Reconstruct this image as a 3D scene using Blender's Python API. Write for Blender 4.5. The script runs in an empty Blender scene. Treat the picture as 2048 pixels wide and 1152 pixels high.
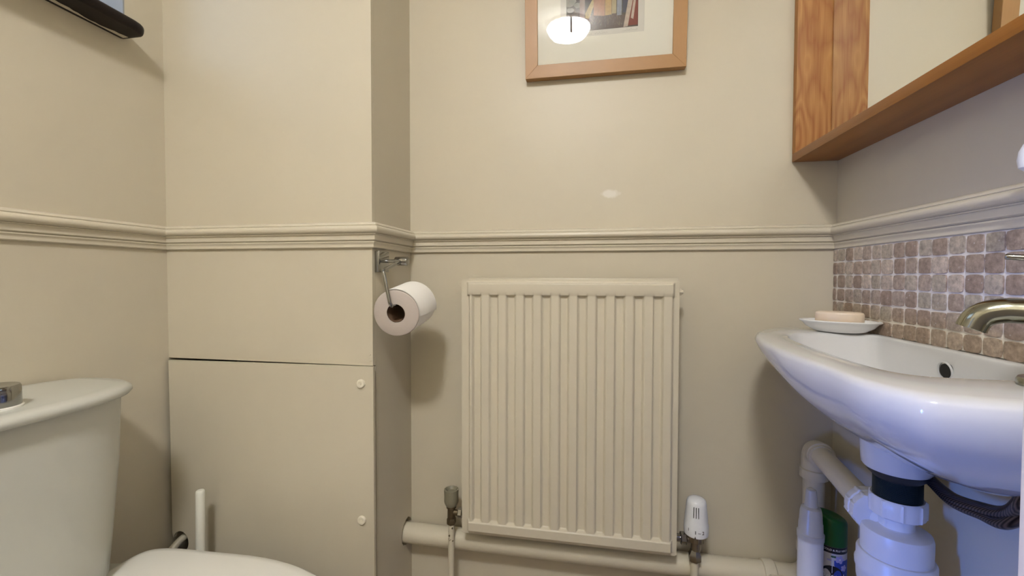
import bpy, bmesh, math, random
from mathutils import Vector, Matrix, Euler
random.seed(7)
PI = math.pi
SC = bpy.context.scene
COL = SC.collection

# ------------------------------------------------------------------ camera
R_ = Vector((0.98371, 0.17977, 0.00175)); U_ = Vector((-0.00635, 0.02503, 0.99967)); W_ = Vector((-0.17966, 0.98339, -0.02577))
cam_d = bpy.data.cameras.new('camera'); cam = bpy.data.objects.new('camera', cam_d); COL.objects.link(cam)
cam_d.sensor_width = 36; cam_d.lens = 15.301; cam_d.clip_start = 0.02; cam_d.clip_end = 50
m3 = Matrix((R_, U_, -W_)).transposed()
cam.matrix_world = Matrix.Translation((0, 0, 1.0)) @ m3.to_4x4()
SC.camera = cam

# ------------------------------------------------------------------ colour management, world, daylight
SC.view_settings.view_transform = 'Standard'; SC.view_settings.look = 'None'
SC.view_settings.gamma = 1; SC.view_settings.use_curve_mapping = False
SC.view_settings.exposure = 2.40
world = bpy.data.worlds.new('daylight_sky'); SC.world = world; world.use_nodes = True
wb = world.node_tree.nodes['Background']; wb.inputs[0].default_value = (0.55, 0.72, 1.0, 1); wb.inputs[1].default_value = 0.25

def area(name, loc, direction, sx, sy, power, col):
    l = bpy.data.lights.new(name, 'AREA'); l.shape = 'RECTANGLE'; l.size = sx; l.size_y = sy
    l.energy = power; l.color = col
    o = bpy.data.objects.new(name, l); COL.objects.link(o); o.location = loc
    o.rotation_euler = Vector(direction).to_track_quat('-Z', 'Y').to_euler()
    return o
WIN_Y0, WIN_Y1, WIN_Z0, WIN_Z1 = 0.12, 0.806, 1.535, 2.12
area('window_daylight', (-1.42, 0.46, 1.9), (1, 0, -0.25), 0.7, 0.75, 0.22, (0.70, 0.85, 1.0))
hall = area('hall_daylight', (-1.92, -0.95, 0.45), (2.42, 1.70, -0.02), 0.34, 0.45, 1.25, (0.06, 0.22, 1.0)); hall.data.spread = math.radians(42)
LAMP = Vector((-0.14, -0.516, 2.17))

# ------------------------------------------------------------------ materials
def mat(name, col, rough=0.5, metal=0.0, spec=0.5, bump=0.0, bscale=300.0, coat=0.0, emit=None, estr=1.0, alpha=None, sub=0.0, var=0.0, vscale=6.0):
    m = bpy.data.materials.new(name); m.use_nodes = True
    nt = m.node_tree; b = nt.nodes['Principled BSDF']
    b.inputs['Base Color'].default_value = (*col, 1); b.inputs['Roughness'].default_value = rough
    b.inputs['Metallic'].default_value = metal; b.inputs['Specular IOR Level'].default_value = spec
    b.inputs['Coat Weight'].default_value = coat; b.inputs['Coat Roughness'].default_value = 0.05
    if sub: b.inputs['Subsurface Weight'].default_value = sub; b.inputs['Subsurface Radius'].default_value = (0.01, 0.008, 0.005)
    if emit: b.inputs['Emission Color'].default_value = (*emit, 1); b.inputs['Emission Strength'].default_value = estr
    tc = None
    if bump or var:
        tc = nt.nodes.new('ShaderNodeTexCoord')
    if bump:
        n = nt.nodes.new('ShaderNodeTexNoise'); n.inputs['Scale'].default_value = bscale; n.inputs['Detail'].default_value = 4
        bp = nt.nodes.new('ShaderNodeBump'); bp.inputs['Strength'].default_value = bump; bp.inputs['Distance'].default_value = 0.002
        nt.links.new(tc.outputs['Object'], n.inputs['Vector']); nt.links.new(n.outputs['Fac'], bp.inputs['Height'])
        nt.links.new(bp.outputs['Normal'], b.inputs['Normal'])
    if var:
        n = nt.nodes.new('ShaderNodeTexNoise'); n.inputs['Scale'].default_value = vscale; n.inputs['Detail'].default_value = 3
        mx = nt.nodes.new('ShaderNodeMix'); mx.data_type = 'RGBA'
        mx.inputs[6].default_value = (*[c * (1 - var) for c in col], 1); mx.inputs[7].default_value = (*[min(1, c * (1 + var)) for c in col], 1)
        nt.links.new(tc.outputs['Object'], n.inputs['Vector']); nt.links.new(n.outputs['Fac'], mx.inputs[0]); nt.links.new(mx.outputs[2], b.inputs['Base Color'])
    return m

PAINT = (0.575, 0.520, 0.405)
def wall_paint(name, patch=False):
    m = mat(name, PAINT, 0.42, spec=0.35, bump=0.06, bscale=140)
    nt = m.node_tree; b = nt.nodes['Principled BSDF']
    # second, coarser roller-and-filler unevenness
    bp0 = [n for n in nt.nodes if n.type == 'BUMP'][0]; tc = [n for n in nt.nodes if n.type == 'TEX_COORD'][0]
    n2 = nt.nodes.new('ShaderNodeTexNoise'); n2.inputs['Scale'].default_value = 9; n2.inputs['Detail'].default_value = 3
    bp2 = nt.nodes.new('ShaderNodeBump'); bp2.inputs['Strength'].default_value = 0.12; bp2.inputs['Distance'].default_value = 0.01
    nt.links.new(tc.outputs['Object'], n2.inputs['Vector']); nt.links.new(n2.outputs['Fac'], bp2.inputs['Height'])
    nt.links.new(bp2.outputs['Normal'], bp0.inputs['Normal'])
    if patch:   # pale filler spot on the back wall, an ellipse 48 x 18 mm
        mp = nt.nodes.new('ShaderNodeMapping'); mp.vector_type = 'POINT'
        mp.inputs['Location'].default_value = (-0.0435 / 0.023, 0, -1.2045 / 0.010)
        mp.inputs['Scale'].default_value = (1 / 0.023, 0, 1 / 0.010)
        ln = nt.nodes.new('ShaderNodeVectorMath'); ln.operation = 'LENGTH'
        n3 = nt.nodes.new('ShaderNodeTexNoise'); n3.inputs['Scale'].default_value = 60
        ad = nt.nodes.new('ShaderNodeMath'); ad.operation = 'ADD'
        mr = nt.nodes.new('ShaderNodeMapRange'); mr.inputs[1].default_value = 1.65; mr.inputs[2].default_value = 1.2
        mx = nt.nodes.new('ShaderNodeMix'); mx.data_type = 'RGBA'
        mx.inputs[6].default_value = (*PAINT, 1); mx.inputs[7].default_value = (0.70, 0.66, 0.58, 1)
        L = nt.links.new
        L(tc.outputs['Object'], mp.inputs[0]); L(mp.outputs[0], ln.inputs[0]); L(tc.outputs['Object'], n3.inputs['Vector'])
        L(ln.outputs['Value'], ad.inputs[0]); L(n3.outputs['Fac'], ad.inputs[1]); L(ad.outputs[0], mr.inputs[0])
        L(mr.outputs[0], mx.inputs[0]); L(mx.outputs[2], b.inputs['Base Color'])
    return m

def wood(name, light, dark, along='Z', scale=18.0, rough=0.4, cathedral=True, seed=0.0, contrast=1.0):
    m = bpy.data.materials.new(name); m.use_nodes = True
    nt = m.node_tree; L = nt.links.new; b = nt.nodes['Principled BSDF']; b.inputs['Roughness'].default_value = rough
    tc = nt.nodes.new('ShaderNodeTexCoord'); mp = nt.nodes.new('ShaderNodeMapping')
    s = [1.0, 1.0, 1.0]; s['XYZ'.index(along)] = 0.22 if cathedral else 0.04
    mp.inputs['Scale'].default_value = s; mp.inputs['Location'].default_value = (seed, seed * 1.7, seed * 0.6)
    L(tc.outputs['Object'], mp.inputs[0])
    n1 = nt.nodes.new('ShaderNodeTexNoise'); n1.inputs['Scale'].default_value = scale; n1.inputs['Detail'].default_value = 1.5; n1.inputs['Roughness'].default_value = .35
    L(mp.outputs[0], n1.inputs['Vector'])
    mul = nt.nodes.new('ShaderNodeMath'); mul.operation = 'MULTIPLY'; mul.inputs[1].default_value = 11.0 if cathedral else 6.0
    fr = nt.nodes.new('ShaderNodeMath'); fr.operation = 'PINGPONG'; fr.inputs[1].default_value = 0.5
    L(n1.outputs['Fac'], mul.inputs[0]); L(mul.outputs[0], fr.inputs[0])
    mp2 = nt.nodes.new('ShaderNodeMapping'); s2 = [1.0] * 3; s2['XYZ'.index(along)] = 0.025; mp2.inputs['Scale'].default_value = s2
    L(tc.outputs['Object'], mp2.inputs[0])
    n2 = nt.nodes.new('ShaderNodeTexNoise'); n2.inputs['Scale'].default_value = 420; n2.inputs['Detail'].default_value = 3; L(mp2.outputs[0], n2.inputs['Vector'])
    mr = nt.nodes.new('ShaderNodeMapRange'); mr.inputs[1].default_value = 0.0; mr.inputs[2].default_value = 0.5; mr.inputs[3].default_value = 0.15; mr.inputs[4].default_value = 0.15 + 0.55 * contrast
    L(fr.outputs[0], mr.inputs[0])
    ad = nt.nodes.new('ShaderNodeMath'); ad.operation = 'MULTIPLY_ADD'; ad.inputs[1].default_value = 0.9 * contrast; L(n2.outputs['Fac'], ad.inputs[0])
    sb = nt.nodes.new('ShaderNodeMath'); sb.operation = 'SUBTRACT'; sb.inputs[1].default_value = 0.42 * contrast; L(mr.outputs[0], sb.inputs[0]); L(sb.outputs[0], ad.inputs[2])
    mx = nt.nodes.new('ShaderNodeMix'); mx.data_type = 'RGBA'; mx.clamp_factor = True
    mx.inputs[6].default_value = (*dark, 1); mx.inputs[7].default_value = (*light, 1)
    L(ad.outputs[0], mx.inputs[0]); L(mx.outputs[2], b.inputs['Base Color'])
    bp = nt.nodes.new('ShaderNodeBump'); bp.inputs['Strength'].default_value = 0.12; bp.inputs['Distance'].default_value = 0.001
    L(n2.outputs['Fac'], bp.inputs['Height']); L(bp.outputs['Normal'], b.inputs['Normal'])
    return m

M = {}
M['wall'] = wall_paint('cream_wall_paint'); M['wall_back'] = wall_paint('cream_wall_paint_patched', True)
M['gloss'] = mat('cream_gloss_paint', (0.63, 0.57, 0.45), 0.3, bump=0.05, bscale=60)
M['capcream'] = mat('cream_screw_cap', (0.80, 0.74, 0.60), 0.35)
M['reveal'] = mat('grey_reveal', (0.30, 0.315, 0.33), 0.6)  # even grey-blue tone for the thin side linings of the window opening
M['rad'] = mat('cream_radiator_paint', (0.60, 0.545, 0.43), 0.36, bump=0.05, bscale=90)
M['pipe_cream'] = mat('cream_painted_pipe', (0.62, 0.565, 0.44), 0.38, bump=0.08, bscale=80)
M['ceil'] = mat('white_ceiling_paint', (0.78, 0.76, 0.70), 0.8)
M['floor'] = mat('beige_vinyl_floor', (0.24, 0.18, 0.12), 0.5, var=0.12)
M['white_paint'] = mat('white_painted_wood', (0.78, 0.72, 0.68), 0.4, bump=0.04, bscale=60)
M['ceramic'] = mat('white_glazed_ceramic', (0.64, 0.64, 0.64), 0.08, spec=0.55, coat=0.3)
M['ceramic_wc'] = mat('white_glazed_toilet_ceramic', (0.56, 0.56, 0.505), 0.22, spec=0.5)
M['seat'] = mat('white_seat_plastic', (0.80, 0.79, 0.74), 0.25)
M['wplastic'] = mat('white_plastic', (0.76, 0.77, 0.80), 0.35)
M['wplastic2'] = mat('white_handle_plastic', (0.80, 0.79, 0.70), 0.35)
M['chrome'] = mat('chrome', (0.33, 0.325, 0.31), 0.10, 1.0)
M['tapchrome'] = mat('warm_brushed_chrome', (0.36, 0.355, 0.29), 0.16, 1.0)
M['darkchrome'] = mat('tarnished_chrome', (0.30, 0.27, 0.22), 0.3, 1.0)
M['brass'] = mat('tarnished_brass_valve', (0.20, 0.16, 0.10), 0.4, 0.9)
M['grayknob'] = mat('grey_plastic_valve_cap', (0.22, 0.20, 0.14), 0.45)
M['black'] = mat('black_void', (0.012, 0.010, 0.008), 0.8)
M['rubber'] = mat('black_rubber', (0.02, 0.022, 0.025), 0.5)
M['thread'] = mat('dark_threaded_plastic', (0.03, 0.045, 0.05), 0.4)
M['paper'] = mat('toilet_tissue', (0.93, 0.90, 0.85), 0.95, spec=0.1, bump=0.03, bscale=220)
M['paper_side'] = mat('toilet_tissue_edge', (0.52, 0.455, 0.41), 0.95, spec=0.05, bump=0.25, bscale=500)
M['card'] = mat('brown_cardboard_core', (0.16, 0.09, 0.05), 0.9)
M['soap'] = mat('peach_soap', (0.80, 0.66, 0.50), 0.4, sub=0.2)
M['dish'] = mat('white_dish_glaze', (0.80, 0.79, 0.78), 0.25)
M['beech'] = wood('beech_frame_wood', (0.44, 0.235, 0.082), (0.36, 0.185, 0.062), 'X', 8, 0.4, False, contrast=0.5)
M['beechv'] = wood('beech_frame_wood_upright', (0.44, 0.235, 0.082), (0.36, 0.185, 0.062), 'Z', 8, 0.4, False, 3.0, contrast=0.5)
M['oak'] = wood('oak_plank', (0.54, 0.295, 0.090), (0.27, 0.085, 0.018), 'Z', 20, 0.55, True, 1.3, 0.75)
M['oak2'] = wood('oak_plank_second', (0.42, 0.205, 0.060), (0.22, 0.090, 0.02), 'Z', 11, 0.38, True, 4.9, 0.9)
M['oakh'] = wood('oak_rail', (0.38, 0.15, 0.022), (0.24, 0.085, 0.010), 'Y', 9, 0.38, False, 2.0, 0.7)
M['oakdark'] = wood('dark_oak_underside', (0.27, 0.105, 0.025), (0.17, 0.06, 0.012), 'Y', 9, 0.5, False, 2.0, 0.7)
M['sill'] = mat('dark_mahogany_varnish', (0.009, 0.004, 0.003), 0.45, spec=0.25, var=0.4, vscale=40)
M['mirror'] = mat('mirror_silver', (0.92, 0.93, 0.90), 0.01, 1.0)
M['mount'] = mat('cream_mount_board', (0.68, 0.66, 0.57), 0.8)
M['print_paper'] = mat('pale_print_paper', (0.56, 0.54, 0.48), 0.8)
M['green'] = mat('dark_green_cap_plastic', (0.004, 0.095, 0.010), 0.35)
M['can'] = mat('white_printed_can', (0.62, 0.60, 0.60), 0.35)
M['canblack'] = mat('black_label_ink', (0.008, 0.009, 0.012), 0.35)
M['canblue'] = mat('blue_label_ink', (0.03, 0.07, 0.40), 0.35, var=0.5, vscale=70)
M['canlilac'] = mat('lilac_flower_ink', (0.42, 0.40, 0.72), 0.35)
M['canleaf'] = mat('leaf_green_ink', (0.05, 0.13, 0.05), 0.35)
M['ink'] = mat('white_label_ink', (0.80, 0.80, 0.80), 0.4)
M['darkink'] = mat('dark_print_ink', (0.03, 0.02, 0.02), 0.5)
M['frost'] = mat('cloudy_plastic_cap', (0.72, 0.71, 0.70), 0.3)
M['frost'].node_tree.nodes['Principled BSDF'].inputs['Transmission Weight'].default_value = 0.35
M['redpipe'] = mat('dull_red_pipework', (0.10, 0.022, 0.015), 0.5, var=0.5, vscale=60)
M['window_glass'] = bpy.data.materials.new('window_glass')

def glass_mat(m, tint=(1, 1, 1), rough=0.0, ior=1.5):
    m.use_nodes = True; nt = m.node_tree; nt.nodes.clear(); L = nt.links.new
    o = nt.nodes.new('ShaderNodeOutputMaterial'); mx = nt.nodes.new('ShaderNodeMixShader')
    t = nt.nodes.new('ShaderNodeBsdfTransparent'); t.inputs[0].default_value = (*tint, 1)
    g = nt.nodes.new('ShaderNodeBsdfGlossy'); g.inputs['Roughness'].default_value = rough
    f = nt.nodes.new('ShaderNodeFresnel'); f.inputs[0].default_value = ior
    gm = nt.nodes.new('ShaderNodeNewGeometry'); iv = nt.nodes.new('ShaderNodeMath'); iv.operation = 'SUBTRACT'; iv.inputs[0].default_value = 1; ml = nt.nodes.new('ShaderNodeMath'); ml.operation = 'MULTIPLY'
    L(gm.outputs['Backfacing'], iv.inputs[1]); L(iv.outputs[0], ml.inputs[0]); L(f.outputs[0], ml.inputs[1])   # the far face of a thin pane only transmits
    L(ml.outputs[0], mx.inputs[0]); L(t.outputs[0], mx.inputs[1]); L(g.outputs[0], mx.inputs[2]); L(mx.outputs[0], o.inputs[0])
    return m
glass_mat(M['window_glass'])
M['picture_glass'] = glass_mat(bpy.data.materials.new('picture_glass'), ior=1.5)

def hose_mat():
    m = mat('braided_hose', (0.10, 0.085, 0.10), 0.35, 0.8); nt = m.node_tree; b = nt.nodes['Principled BSDF']; L = nt.links.new
    tc = nt.nodes.new('ShaderNodeTexCoord'); w = nt.nodes.new('ShaderNodeTexWave'); w.inputs['Scale'].default_value = 160; w.bands_direction = 'DIAGONAL'
    cr = nt.nodes.new('ShaderNodeMix'); cr.data_type = 'RGBA'; cr.inputs[6].default_value = (0.01, 0.008, 0.012, 1); cr.inputs[7].default_value = (0.13, 0.10, 0.10, 1)
    L(tc.outputs['Object'], w.inputs['Vector']); L(w.outputs['Fac'], cr.inputs[0]); L(cr.outputs[2], b.inputs['Base Color'])
    return m
M['hose'] = hose_mat()

def tile_mat():
    m = mat('tumbled_stone_tile', (0.3, 0.24, 0.2), 0.65, spec=0.3); nt = m.node_tree; b = nt.nodes['Principled BSDF']; L = nt.links.new
    g = nt.nodes.new('ShaderNodeNewGeometry'); tc = nt.nodes.new('ShaderNodeTexCoord')
    rp = nt.nodes.new('ShaderNodeValToRGB'); e = rp.color_ramp.elements
    e[0].color = (0.34, 0.25, 0.19, 1); e[1].color = (0.56, 0.46, 0.36, 1)
    for p, c in ((0.3, (0.37, 0.28, 0.21, 1)), (0.6, (0.44, 0.35, 0.275, 1)), (0.8, (0.42, 0.36, 0.275, 1))):
        x = e.new(p); x.color = c
    L(g.outputs['Random Per Island'], rp.inputs[0])
    n = nt.nodes.new('ShaderNodeTexNoise'); n.inputs['Scale'].default_value = 110; n.inputs['Detail'].default_value = 6; n.inputs['Roughness'].default_value = .7
    L(tc.outputs['Object'], n.inputs['Vector'])
    mr = nt.nodes.new('ShaderNodeMapRange'); mr.inputs[1].default_value = 0.32; mr.inputs[2].default_value = 0.68; mr.inputs[3].default_value = 0.62; mr.inputs[4].default_value = 1.3
    L(n.outputs['Fac'], mr.inputs[0])
    mx = nt.nodes.new('ShaderNodeMix'); mx.data_type = 'RGBA'; mx.blend_type = 'MULTIPLY'; mx.inputs[0].default_value = 1
    L(rp.outputs[0], mx.inputs[6]); L(mr.outputs[0], mx.inputs[7])
    v = nt.nodes.new('ShaderNodeTexVoronoi'); v.inputs['Scale'].default_value = 90; v.feature = 'DISTANCE_TO_EDGE' if False else 'F1'; L(tc.outputs['Object'], v.inputs['Vector'])
    mv = nt.nodes.new('ShaderNodeMapRange'); mv.inputs[1].default_value = 0.02; mv.inputs[2].default_value = 0.14; mv.inputs[3].default_value = 0.0; mv.inputs[4].default_value = 1.0
    L(v.outputs['Distance'], mv.inputs[0])
    mx2 = nt.nodes.new('ShaderNodeMix'); mx2.data_type = 'RGBA'; mx2.inputs[6].default_value = (0.60, 0.54, 0.49, 1)
    L(mv.outputs[0], mx2.inputs[0]); L(mx.outputs[2], mx2.inputs[7]); L(mx2.outputs[2], b.inputs['Base Color'])
    bp = nt.nodes.new('ShaderNodeBump'); bp.inputs['Strength'].default_value = 0.8; bp.inputs['Distance'].default_value = 0.0015
    L(n.outputs['Fac'], bp.inputs['Height']); L(bp.outputs['Normal'], b.inputs['Normal'])
    return m
M['tile'] = tile_mat()
M['grout'] = mat('pale_grout', (0.82, 0.77, 0.68), 0.85, bump=0.5, bscale=200)

# ------------------------------------------------------------------ mesh helpers
def link(name, bm, material, parent=None, smooth=40, label=None):
    bmesh.ops.recalc_face_normals(bm, faces=bm.faces)
    me = bpy.data.meshes.new(name); bm.to_mesh(me); bm.free()
    for mm in (material if isinstance(material, (list, tuple)) else [material]): me.materials.append(mm)
    if smooth: me.shade_smooth(); me.set_sharp_from_angle(angle=math.radians(smooth))
    o = bpy.data.objects.new(name, me); COL.objects.link(o)
    if parent:
        o.parent = parent; o.matrix_parent_inverse = Matrix.Translation(parent.location).inverted()
    if label: o['label'] = label
    return o
def tag(o, label, cat, group=None):
    o['label'] = label; o['category'] = cat
    if group: o['group'] = group
    return o
def thing(name, loc, label, cat, group=None):
    o = bpy.data.objects.new(name, None); COL.objects.link(o); o.location = loc; o.empty_display_size = 0.05
    return tag(o, label, cat, group)
def struct(name, bm, material, smooth=40, label=None):
    o = link(name, bm, material, smooth=smooth); o['kind'] = 'structure'
    return o
def BM(): return bmesh.new()
def box(bm, x0, x1, y0, y1, z0, z1, bev=0.0, seg=2, mi=0):
    r = bmesh.ops.create_cube(bm, size=1.0); vs = r['verts']
    for v in vs:
        v.co = Vector((x0 + (v.co.x + .5) * (x1 - x0), y0 + (v.co.y + .5) * (y1 - y0), z0 + (v.co.z + .5) * (z1 - z0)))
    fs = list({f for v in vs for f in v.link_faces})
    for f in fs: f.material_index = mi
    if bev:
        es = list({e for v in vs for e in v.link_edges})
        bmesh.ops.bevel(bm, geom=es, offset=bev, segments=seg, profile=0.5, affect='EDGES')
    return bm
def basis(d):
    d = Vector(d).normalized(); a = Vector((0, 0, 1)) if abs(d.z) < 0.9 else Vector((1, 0, 0))
    u = d.cross(a).normalized(); return u, d.cross(u).normalized(), d
def lathe(bm, prof, loc=(0, 0, 0), axis=(0, 0, 1), n=40, cap=True, mi=0, mod=None):
    """prof: list of (radius, height along axis)."""
    u, v, d = basis(axis); loc = Vector(loc); rings = []
    for r, h in prof:
        rr = []
        for i in range(n):
            a = 2 * PI * i / n; k = mod(a, r, h) if mod else r
            rr.append(bm.verts.new(loc + d * h + (u * math.cos(a) + v * math.sin(a)) * max(k, 1e-5)))
        rings.append(rr)
    for A, B in zip(rings, rings[1:]):
        for i in range(n):
            f = bm.faces.new((A[i], A[(i + 1) % n], B[(i + 1) % n], B[i])); f.material_index = mi
    if cap:
        f = bm.faces.new(rings[0]); f.material_index = mi
        f = bm.faces.new(rings[-1]); f.material_index = mi
    return bm
def cyl(bm, p, q, r, r2=None, n=32, bev=0.0, mi=0):
    p, q = Vector(p), Vector(q); h = (q - p).length; r2 = r if r2 is None else r2
    prof = [(r, 0), (r2, h)] if not bev else [(r - bev, 0), (r - bev * .3, bev * .3), (r, bev), (r2, h - bev), (r2 - bev * .3, h - bev * .3), (r2 - bev, h)]
    return lathe(bm, prof, p, q - p, n, mi=mi)
def catmull(pts, n=8):
    P = [Vector(p) for p in pts]; out = []
    for i in range(len(P) - 1):
        a, b, c, d = P[max(i - 1, 0)], P[i], P[i + 1], P[min(i + 2, len(P) - 1)]
        for k in range(n):
            t = k / n; out.append(.5 * ((2 * b) + (c - a) * t + (2 * a - 5 * b + 4 * c - d) * t * t + (3 * b - a - 3 * c + d) * t ** 3))
    out.append(P[-1]); return out
def tube(bm, path, r, n=20, cap=True, mi=0):
    path = [Vector(p) for p in path]; rings = []; nrm = None
    rf = r if callable(r) else (lambda t: r)
    for i, p in enumerate(path):
        t = (path[min(i + 1, len(path) - 1)] - path[max(i - 1, 0)]).normalized()
        if nrm is None: nrm = basis(t)[0]
        nrm = (nrm - t * nrm.dot(t)).normalized(); b = t.cross(nrm); rr = rf(i / (len(path) - 1))
        rings.append([bm.verts.new(p + (nrm * math.cos(2 * PI * k / n) + b * math.sin(2 * PI * k / n)) * rr) for k in range(n)])
    for A, B in zip(rings, rings[1:]):
        for i in range(n):
            f = bm.faces.new((A[i], A[(i + 1) % n], B[(i + 1) % n], B[i])); f.material_index = mi
    if cap: bm.faces.new(rings[0]); bm.faces.new(rings[-1])
    return bm
def loft(bm, rings, cap0=True, cap1=True, mi=0):
    V = [[bm.verts.new(Vector(p)) for p in r] for r in rings]; n = len(V[0])
    for A, B in zip(V, V[1:]):
        for i in range(n):
            f = bm.faces.new((A[i], A[(i + 1) % n], B[(i + 1) % n], B[i])); f.material_index = mi
    if cap0: bm.faces.new(V[0]).material_index = mi
    if cap1: bm.faces.new(V[-1]).material_index = mi
    return bm
def prism(bm, poly, extr, mi=0):
    e = Vector(extr); return loft(bm, [[Vector(p) for p in poly], [Vector(p) + e for p in poly]], mi=mi)
def bend_path(pts, rad, n=8):
    """polyline with rounded corners"""
    P = [Vector(p) for p in pts]; out = [P[0]]
    for a, b, c in zip(P, P[1:], P[2:]):
        u = (a - b).normalized(); v = (c - b).normalized(); ang = u.angle(v); d = rad / math.tan(ang / 2)
        cen = b + (u + v).normalized() * (rad / math.sin(ang / 2)); s = b + u * d; e = b + v * d
        for k in range(n + 1):
            t = k / n; w = (s - cen).lerp(e - cen, t).normalized() * rad; out.append(cen + w)
    out.append(P[-1]); return out

# ================================================================== room shell
XL, XR, YB, YC, XC = -1.0174, 0.5432, 1.10, 0.893, -0.4776
YN, ZT = -1.15, 2.25
bm = BM(); box(bm, XL - .25, XR + .1, YN - .1, YB + .1, -.1, 0); struct('floor', bm, M['floor'], 0)
bm = BM(); box(bm, XL - .3, XR + .1, YN - .1, YB + .1, ZT, ZT + .1); struct('ceiling', bm, M['ceil'], 0)
bm = BM(); box(bm, XL - .25, XR + .1, YB, YB + .1, 0, ZT); struct('wall_back', bm, M['wall_back'], 0)
bm = BM(); box(bm, XR, XR + .1, YN - .1, YB, 0, ZT)
struct('wall_right', bm, M['wall'], 0)
bm = BM(); box(bm, XL - .25, XR, YN - .1, YN, 0, ZT); struct('wall_near', bm, M['wall'], 0)
bm = BM()   # left wall with the window opening, 25 cm thick
box(bm, XL - .25, XL, YN, -.60, 0, WIN_Z0); box(bm, XL - .25, XL, -.30, YB, 0, WIN_Z0); box(bm, XL - .25, XL, YN, YB, WIN_Z1, ZT)
box(bm, XL - .25, XL, YN, WIN_Y0, WIN_Z0, WIN_Z1); box(bm, XL - .25, XL, WIN_Y1, YB, WIN_Z0, WIN_Z1)
struct('wall_left', bm, M['wall'], 0)
# boxed-in column in the far left corner: front above the panel, and its right-hand side with a hole for the waste pipe
PZ, PR, PY = 0.3225, 0.0255, 1.0690
bm = BM()
box(bm, XL, XC, YC, YC + .012, 0.8010, ZT)
ha = .033; pts = [(XC, YC + .0125, 0), (XC, YB, 0)]
for k in range(13):
    a = -math.asin(min(1, .6)) + 0
    t0, t1 = math.radians(-20), math.radians(-340)
    ang = t0 + (t1 - t0) * k / 12
    y = PY + ha * math.cos(ang); z = PZ + .003 + ha * math.sin(ang) * (1.05 + .03 * math.sin(k * 2))
    pts.append((XC, min(y, YB), z))
pts += [(XC, YB, ZT), (XC, YC + .0125, ZT)]
prism(bm, pts, (-.012, 0, 0)); struct('wall_column', bm, M['wall'], 0)

# ---- dado rail: one mitred moulding round the walls
RZ = 1.0634
prof = [(0, 0), (.0062, .0002), (.0075, .0018), (.0072, .0060), (.0078, .0085), (.0105, .0118), (.0105, .0140), (.0088, .0148), (.0110, .0158), (.0130, .0175),
        (.0130, .0262), (.0135, .0285), (.0172, .0292), (.0176, .0305), (.0165, .0312), (.0200, .0325), (.0232, .0350), (.0248, .0385), (.0246, .0420), (.0232, .0452), (.0205, .0474),
        (.0178, .0480), (.0178, .0487), (.0188, .0492), (.0180, .0520), (.0150, .0548), (.0090, .0562), (0, .0566)]
path = [(XL, YN), (XL, YC), (XC, YC), (XC, YB), (XR, YB), (XR, YN)]
nrm = [(1, 0), (0, -1), (1, 0), (0, -1), (-1, 0)]
rings = []
for i, (x, y) in enumerate(path):
    if i == 0: o = nrm[0]
    elif i == len(path) - 1: o = nrm[-1]
    else: o = (nrm[i - 1][0] + nrm[i][0], nrm[i - 1][1] + nrm[i][1])
    rings.append([(x + o[0] * d, y + o[1] * d, RZ + z) for d, z in prof])
bm = BM(); loft(bm, rings); o = struct('trim_1', bm, M['gloss'], 35)

# ---- window in the left wall
SZ_TOP = 1.5422
bm = BM(); fx0, fx1 = XL - .22, XL - .17
for a in ((WIN_Y0, WIN_Y0 + .045, WIN_Z0, WIN_Z1), (WIN_Y1 - .045, WIN_Y1, WIN_Z0, WIN_Z1), (WIN_Y0 + .04, WIN_Y1 - .04, WIN_Z0, WIN_Z0 + .045), (WIN_Y0 + .04, WIN_Y1 - .04, WIN_Z1 - .045, WIN_Z1)):
    box(bm, fx0, fx1, *a, bev=.004)
win = struct('window_1', bm, M['white_paint'])
bm = BM(); box(bm, XL - .20, XL - .194, WIN_Y0 + .04, WIN_Y1 - .04, WIN_Z0 + .04, WIN_Z1 - .04)
link('window_pane', bm, M['window_glass'], win, 0)
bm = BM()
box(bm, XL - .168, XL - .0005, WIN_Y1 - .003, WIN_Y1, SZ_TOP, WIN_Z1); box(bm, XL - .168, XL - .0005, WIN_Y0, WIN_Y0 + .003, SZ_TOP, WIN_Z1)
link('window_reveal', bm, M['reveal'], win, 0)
# dark sill: rounded nose, horn past the opening
bm = BM(); SZ0, SZ1, NX = 1.5200, 1.5420, -0.9485
secs = []
def sillring(y, nx, shr=0.0):
    c = (SZ0 + SZ1) / 2; h = (SZ1 - SZ0) / 2 - shr; r = [(XL - .001, y, c - h), (XL + .006, y, c - h), (XL + .0065, y, c - h + .0015), (XL + .008, y, c - h)]
    for k in range(9):
        a = -PI / 2 + PI * k / 8; r.append((nx - .009 + .009 * math.cos(a), y, c + h * math.sin(a)))
    r += [(XL + .02, y, c + h), (XL - .001, y, c + h)]
    return r
R0 = [sillring(.06, NX)] + [sillring(y, NX) for y in (.3, .6, .775)] + [sillring(.788, NX - .002), sillring(.797, NX - .007), sillring(.803, NX - .015, .002), sillring(.8055, NX - .024, .005)]
loft(bm, R0)
box(bm, XL - .17, XL + .01, WIN_Y0 + .001, WIN_Y1 - .001, WIN_Z0 + .0002, SZ1 - .0004)
sill = tag(link('window_sill', bm, M['sill']), 'dark varnished wooden window sill with rounded nose on the left wall', 'window sill')
bm = BM()   # cream paint slopped along its underside
ys = [.06 + (.795 - .06) * i / 90 for i in range(91)]
lo = [(XL + .0085, y, SZ0 - .0006) for y in ys]; hi = [(XL + .017 + .005 * math.sin(y * 45) * math.sin(y * 13 + 1) + random.uniform(-.0018, .0018), y, SZ0 - .0006) for y in ys]
prism(bm, lo + hi[::-1], (0, 0, .0008)); link('paint_smear', bm, M['gloss'], sill, 0, 'ragged cream paint line under the dark sill')

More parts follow.
